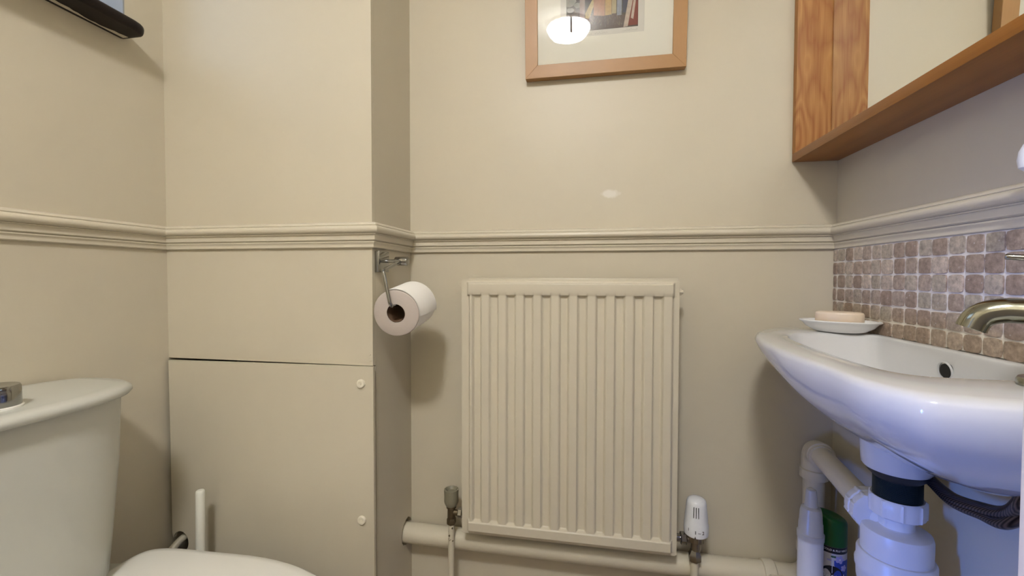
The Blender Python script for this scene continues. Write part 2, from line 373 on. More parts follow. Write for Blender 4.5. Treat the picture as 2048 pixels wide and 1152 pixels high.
# ---- half-height white painted partition: its edge shows at the right of the photo
bm = BM(); box(bm, 0.2050, XR, 0.205, 0.2500, 0, 1.035, .0015); struct('wall_partition', bm, M['white_paint'])
# skirting along the back and right walls (below the picture, seen only from elsewhere)
for nm, a in (('baseboard_back', (XC, XR, YB - .018, YB, 0, .12)), ('baseboard_right', (XR - .018, XR, .251, YB - .018, 0, .12)), ('baseboard_left', (XL, XL + .018, YN, .80, 0, .12))):
    bm = BM(); box(bm, *a, bev=.004); struct(nm, bm, M['gloss'])
# low boxing in the right corner that carries the two bottles
bm = BM(); box(bm, .375, XR - .0185, .885, 1.035, 0, .300, .002)
o = link('pipe_boxing', bm, M['gloss']); tag(o, 'low cream boxed ledge in the right corner under the basin', 'pipe boxing')

# ================================================================== access panel
pn = thing('access_panel', (-.745, .889, 0), 'cream screwed-on access panel at the foot of the boxed column', 'access panel')
hx, hz = -.9830, .3540
poly = [(XL + .008, 0.0), (-.4725, 0.0), (-.4725, .8002), (-.56, .7998), (-.70, .7988), (-.85, .7976), (XL + .008, .7960), (XL + .010, .6), (XL + .010, .372)]
for k in range(13):
    a = math.radians(165 - 230 * k / 12); poly.append((hx + .0225 * math.cos(a), hz - .002 + .026 * math.sin(a)))
poly += [(XL + .010, .322)]
bm = BM(); prism(bm, [(x, .8845, z) for x, z in poly], (0, .0082, 0)); link('panel_board', bm, M['wall'], pn, 0)
for z in (.7625, .4555):
    for x in ((-.5012, -.985) if False else (-.5015,)):
        bm = BM(); lathe(bm, [(.0098, 0), (.0098, .0025), (.0082, .0050), (.0045, .0052), (.0042, .0036), (.0022, .0034), (.0018, .0048), (.0006, .005)], (x, .8845, z), (0, -1, 0), 28)
        link('screw_cap', bm, M['capcream'], pn)
bm = BM()
for (x, z, a) in ((-.4855, .8135, 30), (-.4865, .8260, 5)):
    cyl(bm, (x - .003 * math.cos(a), YC - .0006, z), (x + .004, YC - .0006, z - .003 * math.sin(math.radians(a)) * 1.2), .0012, n=8)
o = link('paint_drip', bm, M['gloss']); o['kind'] = 'structure'; o.name = 'trim_2'
# pipework seen through the notch
bm = BM(); tube(bm, catmull([(-.978, 1.00, .372), (-.984, .93, .362), (-.995, .885, .345), (-1.000, .85, .315), (-1.000, .80, .27), (-.985, .72, .24)]), .0085)
tag(link('supply_pipe', bm, M['pipe_cream']), 'thin white painted pipe coming out of the notch behind the toilet', 'pipe')
bm = BM(); lathe(bm, [(.013, 0), (.015, .006), (.015, .02), (.012, .026)], (-1.003, .925, .358), (.5, -.2, .2), 8); cyl(bm, (-.985, .94, .34), (-.985, .94, .42), .011)
tag(link('isolating_valve', bm, M['redpipe']), 'dull reddish-brown valve inside the notch behind the toilet seat', 'valve')

# ================================================================== radiator
rd = thing('radiator', (-.06, 1.03, .36), 'cream ribbed panel radiator hung on the back wall between two valves', 'radiator')
X0, X1, Z0, Z1 = -.3085, .1915, .3735, .9935
def ss(a, b, x):
    t = max(0.0, min(1.0, (x - a) / (b - a))); return t * t * (3 - 2 * t)
PIT, V0 = .04154, -.2694
def rh(x, z):
    def inb(x, z, x0, x1, z0, z1, e): return min(ss(x0, x0 + e, x), ss(x1, x1 - e, x), ss(z0, z0 + e, z), ss(z1, z1 - e, z))
    top = inb(x, z, -.2945, .1820, .9535, .9885, .0055)
    bot = inb(x, z, -.2945, .1820, .3800, .4110, .0055)
    t = ((x - V0) / PIT + .5) % 1 - .5; k = round((x - V0) / PIT)
    fl = ss(.17, .30, abs(t))
    if x < V0 - PIT * .5 or x > V0 + PIT * 10.5: fl = 1.0
    fl *= min(ss(-.2905, -.2855, x), ss(.1805, .1745, x)) * ss(.395, .40, z) * ss(.965, .96, z)
    rail = 0.30 * min(ss(-.2975, -.2935, x), ss(.1855, .1815, x), ss(.3765, .3805, z), ss(.9905, .9865, z))
    return max(top * 1.25, bot * 1.25, fl * .95, rail if 0 else 0) * .0085
xs = sorted(set([X0, X0 + .004, X1 - .004, X1] + [X0 + .006 + i * .00185 for i in range(int((X1 - X0 - .012) / .00185))]))
zs = sorted(set([Z0, Z0 + .003, .3785] + [.3795 + i * .0011 for i in range(8)] + [.389, .395] + [.4 + i * .0013 for i in range(14)] + [.43, .6, .8, .93] + [.938 + i * .0013 for i in range(16)] + [.965, .975] + [.9815 + i * .0011 for i in range(9)] + [Z1]))
bm = BM(); g = [[bm.verts.new((x, 1.012 - rh(x, z), z)) for x in xs] for z in zs]
for j in range(len(zs) - 1):
    for i in range(len(xs) - 1): bm.faces.new((g[j][i], g[j][i + 1], g[j + 1][i + 1], g[j + 1][i]))
ed = [e for e in bm.edges if e.is_boundary]; r = bmesh.ops.extrude_edge_only(bm, edges=ed)
nv = [v for v in r['geom'] if isinstance(v, bmesh.types.BMVert)]
for v in nv: v.co.y = 1.0175
bmesh.ops.contextual_create(bm, geom=[e for e in bm.edges if e.is_boundary])
for v in bm.verts:   # rounded flange corners
    for cx, cz, sx, sz in ((X0, Z0, 1, 1), (X1, Z0, -1, 1), (X0, Z1, 1, -1), (X1, Z1, -1, -1)):
        if abs(v.co.x - cx) < .0005 and abs(v.co.z - cz) < .0005: v.co.x += sx * .0018; v.co.z += sz * .0018
link('front_panel', bm, M['rad'], rd, 50)
bm = BM(); box(bm, X0 + .006, X1 + .004, 1.052, 1.060, Z0 + .004, Z1 + .0035, .0015)
link('rear_panel', bm, M['rad'], rd)
bm = BM()
for i in range(17):
    x = X0 + .03 + i * .0275; box(bm, x, x + .0012, 1.018, 1.0515, Z0 + .07, Z1 - .05)
o = link('convector_fin', bm, M['rad'], rd, 0); o['kind'] = 'stuff'
for x in (X0 + .10, X1 - .10):
    bm = BM(); box(bm, x - .02, x + .02, 1.0602, 1.0998, .45, .93, .001); link('wall_bracket', bm, M['rad'], rd)
bm = BM(); cyl(bm, (X1 - .02, 1.036, .966), (X1 + .008, 1.036, .966), .009, n=6); cyl(bm, (X1 + .008, 1.036, .966), (X1 + .012, 1.036, .966), .0045, n=16)
link('bleed_plug', bm, M['gloss'], rd)
for x0, x1 in ((X0 + .0, X0 + .05), (X1 - .05, X1 + .0)):
    bm = BM(); box(bm, x0 + .004, x1 - .004, 1.018, 1.0515, .385, .435, .004); link('end_header', bm, M['rad'], rd)

# lockshield valve (left)
lv = thing('lockshield_valve', (-.3435, 1.036, 0), 'grey-capped lockshield valve with a flaking cream pipe left of the radiator', 'radiator valve')
vx, vy = -.3435, 1.0360
bm = BM(); lathe(bm, [(.0135, .425), (.0165, .431), (.0178, .437), (.0176, .452), (.0182, .463), (.0178, .4665), (.0155, .4672), (.0135, .4655), (.0105, .4605), (.002, .4600)], (vx, vy, 0), n=36, mod=lambda a, r, h: r + (.0004 * math.cos(a * 12) if r > .017 else 0))
link('valve_cap', bm, M['grayknob'], lv)
bm = BM(); lathe(bm, [(.0125, .4245), (.0125, .420), (.0095, .418), (.0100, .396), (.0085, .393)][::-1], (vx, vy, 0), n=24)
lathe(bm, [(.0108, .378), (.0118, .380), (.0118, .391), (.0108, .3935)], (vx, vy, 0), n=6)
cyl(bm, (vx + .006, vy, .408), (vx + .018, vy, .408), .0075)
link('valve_body', bm, M['brass'], lv)
bm = BM(); lathe(bm, [(.010, .0), (.0125, .002), (.0125, .010), (.010, .0125)], (vx + .0175, vy, .408), (1, 0, 0), 6); cyl(bm, (vx + .029, vy, .408), (vx + .045, vy, .408), .0075)
link('union_nut', bm, M['chrome'], lv)
bm = BM(); tube(bm, [(vx, vy, .379), (vx - .0005, vy, .30), (vx - .002, vy, .2), (vx - .003, vy, 0.0005)], .0076)
pipe = link('feed_pipe', bm, M['pipe_cream'], lv)
bm = BM()
for k in range(10):   # flakes of bare metal where the paint has come off
    z = random.uniform(.335, .375); a = random.uniform(-2.6, -.6); 
    c = Vector((vx + .0077 * math.cos(a), vy + .0077 * math.sin(a), z)); u = Vector((-math.sin(a), math.cos(a), 0))
    s = random.uniform(.0012, .0026); bm.faces.new([bm.verts.new(c + u * math.cos(t) * s + Vector((0, 0, 1)) * math.sin(t) * s * random.uniform(.6, 1.6)) for t in (0, 1.2, 2.4, 3.6, 5)])
link('paint_chip', bm, M['brass'], pipe, 0)

# thermostatic valve (right)
tv = thing('thermostatic_valve', (.2360, 1.036, 0), 'white thermostatic radiator valve with dark slots right of the radiator', 'radiator valve')
tx, ty = .2370, 1.0330
bm = BM()
lathe(bm, [(.0235, .4180), (.0258, .4200), (.0264, .4300), (.0262, .4420), (.0250, .4450), (.0243, .4600), (.0222, .4800), (.0212, .4900), (.0195, .4960), (.0140, .5000), (.004, .5012)], (tx, ty, 0), n=48)
link('thermostat_head', bm, M['wplastic'], tv)
bm = BM()
for a in (-2.02, -1.80, -1.58):   # slots face the room
    for s in (0,):
        c0 = Vector((tx + .0233 * math.cos(a), ty + .0233 * math.sin(a), .464)); c1 = Vector((tx + .0216 * math.cos(a), ty + .0216 * math.sin(a), .4875))
        cyl(bm, c0, c1, .0009, n=8)
link('head_slot', bm, M['black'], tv)
bm = BM(); lathe(bm, [(.017, .402), (.0185, .405), (.0185, .4175), (.017, .419)], (tx, ty, 0), n=36, mod=lambda a, r, h: r * (1 + .04 * (1 if math.cos(a * 14) > 0 else -1)))
lathe(bm, [(.0095, .380), (.011, .384), (.0105, .402)], (tx, ty, 0), n=24)
cyl(bm, (tx - .008, ty, .4045), (tx - .020, ty, .4045), .0085)
lathe(bm, [(.0130, .356), (.0142, .358), (.0142, .371), (.0120, .3745), (.0095, .381)], (tx - .002, ty, 0), n=6)
link('valve_body', bm, M['darkchrome'], tv)
bm = BM(); lathe(bm, [(.0115, 0), (.0140, .002), (.0140, .012), (.0115, .0145)], (tx - .0345, ty, .4045), (1, 0, 0), 6); cyl(bm, (tx - .0345, ty, .4045), (tx - .050, ty, .4045), .0088)
link('union_nut', bm, M['chrome'], tv)
bm = BM(); tube(bm, [(tx - .002, ty, .357), (tx - .003, ty, .2), (tx - .004, ty, .0005)], .0085)
link('feed_pipe', bm, M['pipe_cream'], tv)

def text_bm(s, size, bold=0.0):
    c = bpy.data.curves.new('lettering', 'FONT'); c.body = s; c.size = size; c.align_x = 'CENTER'; c.offset = bold; c.resolution_u = 4
    to = bpy.data.objects.new('lettering', c); COL.objects.link(to)
    dg = bpy.context.evaluated_depsgraph_get(); dg.update()
    me = bpy.data.meshes.new_from_object(to.evaluated_get(dg)); bm = BM(); bm.from_mesh(me)
    bpy.data.objects.remove(to); bpy.data.curves.remove(c); bpy.data.meshes.remove(me)
    return bm
def wrap(bm, cx, cy, z, rad, ang, lift=.0003, taper=0.0):
    """bend flat lettering (x along, y up) around a vertical cylinder; ang = direction it faces"""
    for v in bm.verts:
        a = ang + v.co.x / rad; r = rad + lift - taper * v.co.y
        v.co = Vector((cx + r * math.cos(a), cy + r * math.sin(a), z + v.co.y))
    return bm
link('dial_marks', wrap(text_bm('1', .0090, .0002), tx, ty, .4330, .0262, -2.42), M['darkink'], tv, 0)
link('dial_marks', wrap(text_bm('1 \u2013 2', .0105, .0002), tx, ty, .4300, .0263, -1.52), M['darkink'], tv, 0)
bm = BM(); a0 = -1.85
vs = [bm.verts.new((tx + .0262 * math.cos(a0 + d), ty + .0262 * math.sin(a0 + d), z)) for d, z in ((-.06, .4195), (.06, .4195), (0, .4255))]; bm.faces.new(vs)
link('pointer_mark', bm, M['darkink'], tv, 0)

# ================================================================== waste pipe
wp = thing('waste_pipe', (0, 1.069, 0), 'cream painted waste pipe along the back wall under the radiator', 'waste pipe')
bm = BM(); cyl(bm, (XC - .06, PY, PZ), (.428, PY, PZ), PR, n=40)
link('horizontal_pipe', bm, M['pipe_cream'], wp)
bm = BM(); tube(bm, bend_path([(.400, PY, PZ), (.489, PY - .004, PZ), (.489, PY - .004, .405)], .038, 10), .0262, 32)
lathe(bm, [(.0262, 0), (.0300, .001), (.0300, .024), (.0275, .026)], (.388, PY, PZ), (1, 0, 0), 40)
lathe(bm, [(.0262, 0), (.0300, .001), (.0300, .024), (.0262, .026)], (.489, PY - .004, .385), (0, 0, 1), 40)
link('lower_elbow', bm, M['pipe_cream'], wp)
bm = BM()
sh = [(.3925, PZ + .0120), (.396, PZ + .0165), (.4210, PZ + .0165), (.4245, PZ + .012), (.4245, PZ - .020), (.3925, PZ - .020)]
prism(bm, [(x, PY - PR - .0060, z) for x, z in sh], (0, .004, 0)); link('pipe_clip', bm, M['pipe_cream'], wp)
VX, VY = .4890, 1.0620
bm = BM(); cyl(bm, (VX, VY, .385), (VX, VY, .585), .0208, n=36); link('riser_pipe', bm, M['pipe_cream'], wp)
EL = Vector((.4935, 1.058, .6210)); TR = Vector((.4415, .785, .6300))
bm = BM(); tube(bm, bend_path([(VX, VY, .568), (VX, VY, .6205), (VX - .010, VY - .055, .6205)], .027, 12), .0245, 32)
lathe(bm, [(.0245, 0), (.0272, .001), (.0272, .020), (.0245, .022)], (VX, VY, .555), (0, 0, 1), 40)
d = (TR - Vector((VX, VY, .6205))).normalized()
lathe(bm, [(.0245, 0), (.0262, .001), (.0262, .010), (.0222, .011)], Vector((VX, VY, .6205)) + d * .038, d, 40)
link('upper_elbow', bm, M['pipe_cream'], wp)
bm = BM(); cyl(bm, Vector((VX, VY, .6205)) + d * .03, TR - d * .012, .0200, n=36); link('sloping_pipe', bm, M['pipe_cream'], wp)

# ================================================================== basin
BO = [(.5405, 1.045), (.449, 1.047), (.377, 1.015), (.3355, .963), (.318, .928), (.30, .874), (.285, .80), (.277, .72), (.277, .65), (.279, .583), (.279, .53), (.2845, .50), (.294, .478), (.304, .4625), (.319, .4555), (.36, .446), (.45, .44), (.5405, .44)]
BI = [(.521, .905), (.510, .925), (.48, .932), (.41, .931), (.383, .916), (.362, .885), (.349, .83), (.342, .76), (.339, .70), (.3373, .645), (.341, .60), (.349, .577), (.366, .561), (.40, .557), (.46, .557), (.505, .561), (.519, .58)]
def star(pts, angs, c):
    P = [Vector((p[0], p[1], 0)) for p in catmull([(x, y, 0) for x, y in pts], 10)]; P.append(P[0]); out = []
    for a in angs:
        d = (math.cos(a), math.sin(a)); best = None
        for p, q in zip(P, P[1:]):
            ex, ey = q.x - p.x, q.y - p.y; det = d[0] * -ey + ex * d[1]
            if abs(det) < 1e-12: continue
            rx, ry = p.x - c[0], p.y - c[1]; t = (rx * -ey + ex * ry) / det; u = (d[0] * ry - d[1] * rx) / det
            if t > 0 and -1e-6 <= u <= 1 + 1e-6 and (best is None or t > best): best = t
        out.append((c[0] + d[0] * best, c[1] + d[1] * best))
    return out
NA = 216; bc = (.44, .745); angs = [2 * PI * i / NA for i in range(NA)]
AO, AI = star(BO, angs, bc), star(BI, angs, bc)
def lerp2(a, b, t): return (a[0] * (1 - t) + b[0] * t, a[1] * (1 - t) + b[1] * t)
def ring(A, B, t, z): return [(*lerp2(p, q, t), z) for p, q in zip(A, B)]
bot = []
for a, p in zip(angs, AO):
    q = (bc[0] + .05 * math.cos(a), .66 + .11 * math.sin(a))
    if p[0] > .53: q = (p[0], .66 + (p[1] - bc[1]) * .4)
    bot.append(q)
drain = [(.445 + .020 * math.cos(a), .745 + .020 * math.sin(a)) for a in angs]
rg = []
for k in range(14, -1, -1):      # outside: shallow curve at the far end, fuller at the near end
    t = (k / 14) ** .8; z = .883 - .118 * t; rr_ = []
    for p, q in zip(AO, bot):
        s_ = .5 + .5 * math.tanh((p[1] - bc[1]) / .06); g_ = t ** (1.5 * s_ + 2.2 * (1 - s_)); rr_.append((*lerp2(p, q, g_), z))
    rg.append(rr_)
rg.append(ring(AO, AI, .05, .8892)); rg.append(ring(AO, AI, .14, .8920)); rg.append(ring(AO, AI, .5, .8925)); rg.append(ring(AO, AI, .86, .8920)); rg.append(ring(AO, AI, .93, .8908)); rg.append(ring(AO, AI, .98, .8885)); rg.append(ring(AO, AI, 1.0, .8850))
for z, t in ((.879, .02), (.866, .06), (.848, .12), (.830, .20), (.817, .34), (.808, .55), (.804, .8), (.802, 1.0)): rg.append(ring(AI, drain, t, z))
bs = thing('wash_basin', (.42, .745, .741), 'white ceramic wall-hung wash basin with a pointed rounded front on the right wall', 'basin')
bm = BM(); loft(bm, rg)
bowl = link('bowl', bm, M['ceramic'], bs, 60)
bm = BM(); cyl(bm, (.5260, .7425, .8625), (.5135, .7425, .8625), .0105, n=32)
link('overflow_hole', bm, M['black'], bowl)
bm = BM(); lathe(bm, [(.0112, 0), (.0140, .0008), (.0142, .002), (.0125, .0030), (.0112, .0022)], (.5165, .7445, .8625), (-1, 0, -.1), 32, cap=False)
link('overflow_rim', bm, M['ceramic'], bowl)
bm = BM(); lathe(bm, [(.0400, .712), (.0425, .716), (.0435, .730), (.0450, .7500), (.0460, .7900)], (.455, .745, 0), n=48); link('underside_boss', bm, M['ceramic'], bs)
bm = BM(); lathe(bm, [(.019, .0), (.0195, .0015), (.017, .003), (.008, .0025)], (.445, .745, .8018), n=32); link('drain_ring', bm, M['chrome'], bs)
bm = BM(); cyl(bm, (.5432, .60, .79), (.53, .60, .79), .012); 
bm.free()

# ---- bottle trap
tp = thing('bottle_trap', (.455, .745, .50), 'white plastic bottle trap hanging under the wash basin', 'trap')
tcx, tcy = .4570, .7450
bm = BM(); lathe(bm, [(.0385, .7115), (.0375, .7060), (.0300, .6985), (.0290, .6975)][::-1], (tcx, tcy, 0), n=40); link('rubber_washer', bm, M['rubber'], tp)
pr = []
z = .6980
while z > .665: pr += [(.0285, z), (.0296, z - .0007), (.0285, z - .0014)]; z -= .0014
bm = BM(); lathe(bm, pr[::-1], (tcx, tcy, 0), n=40); link('threaded_tail', bm, M['thread'], tp)
def knurl(n, amt, w=.25):
    def f(a, r, h):
        t = (a * n / (2 * PI)) % 1; return r + (amt if t < w else 0)
    return f
bm = BM(); lathe(bm, [(.0315, .6420), (.0335, .6440), (.0338, .6560), (.0335, .6680), (.0318, .6700), (.0292, .6690)], (tcx, tcy, 0), n=96, mod=lambda a, r, h: r + (.0016 if (a * 9 / (2 * PI)) % 1 < .12 and .642 < h < .669 else 0))
link('compression_nut', bm, M['wplastic'], tp)
bm = BM(); lathe(bm, [(.0425, .5720), (.0430, .5980), (.0430, .6130), (.0415, .6185), (.0370, .6212), (.0240, .6225), (.0215, .6245), (.0215, .6430)], (tcx, tcy, 0), n=56)
link('trap_body', bm, M['wplastic'], tp)
bm = BM(); lathe(bm, [(.010, .4960), (.0300, .5000), (.0425, .5130), (.0470, .5350), (.0475, .5500), (.0490, .5520), (.0495, .5600), (.0475, .5640), (.0475, .5780), (.0455, .5815), (.0425, .5820)], (tcx, tcy, 0), n=64)
link('trap_cup', bm, M['wplastic'], tp)
bm = BM(); a_ = Vector((tcx - .004, tcy + .02, .6180)); dd = (TR - a_).normalized()
lathe(bm, [(.0225, .0), (.0225, .0300)], a_ - dd * .0, dd, 36)
link('side_outlet', bm, M['wplastic'], tp)
bm = BM(); c0 = TR - dd * .030
dd2 = (Vector((VX, VY, .6205)) - TR).normalized()
lathe(bm, [(.0240, 0), (.0285, .001), (.0295, .006), (.0295, .014), (.0280, .0155), (.0280, .0175), (.0300, .019), (.0300, .034), (.0280, .038), (.0205, .039)], TR - dd2 * .026, dd2, 96, mod=lambda a, r, h: r + (.0016 if (a * 9 / (2 * PI)) % 1 < .14 and r > .0275 else 0))
link('outlet_nut', bm, M['wplastic'], tp)

# ---- mixer tap on the near ledge, with its hoses
tap = thing('mixer_tap', (.437, .516, .8925), 'chrome mixer tap with a curved spout at the near end of the basin', 'tap')
kx, ky = .4515, .5110
bm = BM(); lathe(bm, [(.0300, .8928), (.0300, .8975), (.0285, .9000), (.0175, .9010)], (kx, ky, 0), n=48); link('base_disc', bm, M['tapchrome'], tap)
bm = BM(); lathe(bm, [(.0165, .9008), (.0165, .985), (.0172, .990), (.0172, 1.006), (.0150, 1.012), (.0040, 1.014)], (kx, ky, 0), n=40); link('tap_body', bm, M['tapchrome'], tap)
sd = Vector((-.878, .479, 0))
sp = catmull([Vector((kx, ky, .9660)) + sd * .010, Vector((kx, ky, .9662)) + sd * .030, Vector((kx, ky, .9660)) + sd * .040, Vector((kx, ky, .9625)) + sd * .0515, Vector((kx, ky, .9560)) + sd * .0585, Vector((kx, ky, .9465)) + sd * .0625], 8)
bm = BM(); tube(bm, sp, lambda t: .0128, 32, cap=False)
# hollow outlet
end = sp[-1]; td = (sp[-1] - sp[-2]).normalized(); lathe(bm, [(.0128, 0), (.0126, .0005), (.0105, .0005), (.0100, -.006), (.001, -.006)], end, td, 32, cap=False)
link('spout', bm, M['tapchrome'], tap, 60)
bm = BM(); cyl(bm, Vector((kx, ky, 1.0180)) + sd * .004, Vector((kx, ky, 1.0215)) + sd * .0400, .0034, .0030, n=20, bev=.0008); lathe(bm, [(.012, 1.013), (.013, 1.016), (.012, 1.024), (.006, 1.027)], (kx, ky, 0), n=32)
link('lever', bm, M['chrome'], tap)
for off, r, lab in ((0, .0078, 'dark braided flexible hose, the thicker upper one sagging beneath the basin'), (.012, .0070, 'thin dark braided hose sagging just under the thicker one beneath the basin')):
    bm = BM(); tube(bm, catmull([(kx, ky + off * .5, .835), (.455 + off, .545, .770), (.474, .590, .7290 - off), (.480, .635, .7115 - off * .6), (.482, .680, .7020 - off * .4), (.486, .725, .7060), (.502, .765, .7020), (.515, .790, .690 + off), (.5345, .800, .680 + off)], 10), r, 16)
    tag(link('flexible_hose', bm, M['hose']), lab, 'hose', 'braided hoses under the basin')

# ---- soap dish and soap
bm = BM(); u = Vector((.871, -.491, 0)); v = Vector((.491, .871, 0)); dc = Vector((.4790, .9550, .8930))
def ell(a, b, z, n=56): return [dc + u * a * math.cos(2 * PI * k / n) + v * b * math.sin(2 * PI * k / n) + Vector((0, 0, z)) for k in range(n)]
loft(bm, [ell(.034, .022, 0), ell(.042, .026, .002), ell(.055, .033, .0100), ell(.0610, .0370, .0175), ell(.0655, .0400, .0195), ell(.0665, .0408, .0215), ell(.0650, .0395, .0228), ell(.0600, .0360, .0215), ell(.052, .031, .0130), ell(.040, .024, .0070), ell(.02, .012, .006)])
tag(link('soap_dish', bm, M['dish'], smooth=60), 'small white oval soap dish on the far ledge of the basin', 'soap dish')
bm = BM(); 
for k, (a, b, z) in enumerate(()): pass
S = [(.030, .0185, .0078), (.0355, .022, .0090), (.0390, .0245, .0130), (.0392, .0247, .0350), (.0380, .0240, .0380), (.0340, .0215, .0396), (.020, .012, .0400)]
loft(bm, [ell(a, b, z) for a, b, z in S]); tag(link('soap_bar', bm, M['soap'], smooth=60), 'round-ended peach soap bar lying in the white dish', 'soap')

# ================================================================== tiled splashback
TZ, TP = 1.0632, .02895
bm = BM(); box(bm, XR - .0045, XR, .330, YB, .8925, TZ, mi=0)
ycol = [1.0968]
px = [1.0968, 1.0705, 1.0403, 1.0109, .9813, .9525, .9238, .8901, .8601, .8302, .8003, .7684, .738, .7066, .6759]
while px[-1] > .36: px.append(px[-1] - .0303)
px = [y * .5432 / .537 for y in px]; px = [min(y, 1.099) for y in px]
for c in range(len(px) - 1):
    y1, y0 = px[c] - .0012, px[c + 1] + .0012
    for rrow in range(6):
        z1 = TZ - rrow * TP - .0013; z0 = TZ - (rrow + 1) * TP + .0012
        if rrow == 5: z0 += .001
        j = lambda s=.0007: random.uniform(-s, s)
        a0, a1, b0, b1 = y0 + j(), y1 + j(), z0 + j(), z1 + j()
        cy, cz, hy, hz_ = (a0 + a1) / 2, (b0 + b1) / 2, (a1 - a0) / 2, (b1 - b0) / 2
        n = 20; e = random.uniform(5.5, 10); out = []
        wob = [1 + random.uniform(-.016, .012) for _ in range(n)]
        for k in range(n):
            t = 2 * PI * (k + .5) / n; cs, sn = math.cos(t), math.sin(t)
            rr = (abs(cs) ** e + abs(sn) ** e) ** (-1 / e) * wob[k]; out.append((cs * rr * hy, sn * rr * hz_))
        th = .0022 + random.uniform(-.0005, .0006)
        rs = []
        for s, d_ in ((1.0, .0040), (1.0, .0040 + th * .6), (.972, .0040 + th * .95), (.93, .0040 + th)):
            rs.append([(XR - d_, cy + p[0] * s, cz + p[1] * s) for p in out])
        loft(bm, rs, cap0=False, mi=1)
sbk = thing('tile_splashback', (XR, .72, .8925), 'beige-brown tumbled stone mosaic splashback above the basin', 'splashback')
me_o = link('mosaic', bm, [M['grout'], M['tile']], sbk, 50)

# ================================================================== mirror cabinet
cb = thing('wall_mirror', (.495, .72, 1.262), 'deep oak box-framed mirror on the right wall above the basin', 'mirror')
CX, CB, CT, CY1, CY0 = .4480, 1.2620, 1.88, 1.0985, .330
bm = BM(); box(bm, CX, XR, CY0, CY1, CB, CB + .0178, .0006); link('bottom_board', bm, M['oakh'], cb)
bm = BM(); box(bm, CX, XR, CY0, CY1, CT - .0178, CT, .0006); link('top_board', bm, M['oakh'], cb)
for y0, y1 in ((CY1 - .0165, CY1), (CY0, CY0 + .0165)):
    bm = BM(); box(bm, CX, XR, y0, y1, CB + .0180, CT - .0180, .0006); link('side_board', bm, M['oak'], cb)
bm = BM(); box(bm, .5190, .5230, CY0 + .0168, CY1 - .0185, CB + .0180, CT - .0180); link('mirror_glass', bm, M['mirror'], cb, 0)
bm = BM(); box(bm, .5235, .5285, CY0 + .0167, CY1 - .0167, CB + .0180, CT - .0180); link('back_board', bm, M['sill'], cb, 0)
# pull cord knob under the cabinet
pc = thing('pull_cord', (.487, .600, 1.13), 'white pull-cord knob hanging under the oak-framed mirror', 'pull cord')
bm = BM(); lathe(bm, [(.004, 1.122), (.0085, 1.126), (.0098, 1.135), (.0085, 1.145), (.005, 1.153), (.002, 1.156)], (.4905, .598, 0), n=28); link('cord_knob', bm, M['wplastic'], pc)
bm = BM(); cyl(bm, (.4905, .598, 1.155), (.4905, .598, CB + .0005), .0010, n=8); link('cord', bm, M['wplastic'], pc)

# ================================================================== framed picture (leans out at the top on its string)
TILT = math.radians(4.0)
FX0, FX1, FZ0, FH = -.1640, .2130, 1.4900, .47
fp = thing('framed_picture', (.0245, 1.0985, FZ0), 'beech-framed country print with a wide pale mount on the back wall', 'picture')
def tilted(bm):
    rot = Matrix.Rotation(TILT, 4, 'X'); piv = Vector((0, 1.0985, FZ0))
    for v in bm.verts: v.co = rot @ (v.co - piv) + piv
    return bm
FT, YF = .0215, 1.0985 - .0215; W = .0305
def member(p0, p1, q0, q1):   # mitred length of frame in the XZ plane: outer p, inner q
    bm = BM(); P = [p0, p1, q1, q0]; prism(bm, [(x, YF, z) for x, z in P], (0, FT, 0))
    bmesh.ops.bevel(bm, geom=[e for e in bm.edges], offset=.0005, segments=1, affect='EDGES'); return tilted(bm)
o_ = [(FX0, FZ0), (FX1, FZ0), (FX1, FZ0 + FH), (FX0, FZ0 + FH)]; i_ = [(FX0 + W, FZ0 + W), (FX1 - W, FZ0 + W), (FX1 - W, FZ0 + FH - W), (FX0 + W, FZ0 + FH - W)]
for k in range(4):
    link('frame_rail', member(o_[k], o_[(k + 1) % 4], i_[k], i_[(k + 1) % 4]), M['beech'] if k % 2 == 0 else M['beechv'], fp)
ix0, ix1, iz0, iz1 = FX0 + W, FX1 - W, FZ0 + W, FZ0 + FH - W
# mount board with its window
mx0, mx1, mz0, mz1 = -.0780, .1180, 1.5800, FZ0 + FH - .075
bm = BM(); ym = YF + .0075
def quad(bm, x0, x1, z0, z1, y, mi=0): 
    f = bm.faces.new([bm.verts.new(p) for p in ((x0, y, z0), (x1, y, z0), (x1, y, z1), (x0, y, z1))]); f.material_index = mi
for a in ((ix0 - .001, mx0, iz0 - .001, iz1 + .001), (mx1, ix1 + .001, iz0 - .001, iz1 + .001), (mx0, mx1, iz0 - .001, mz0), (mx0, mx1, mz1, iz1 + .001)): box(bm, a[0], a[1], ym, ym + .0015, a[2], a[3])
link('mount_board', tilted(bm), M['mount'], fp, 0)
bm = BM(); box(bm, mx0 - .004, mx1 + .004, ym + .0018, ym + .0023, mz0 - .004, mz1 + .004); link('print_sheet', tilted(bm), M['print_paper'], fp, 0)
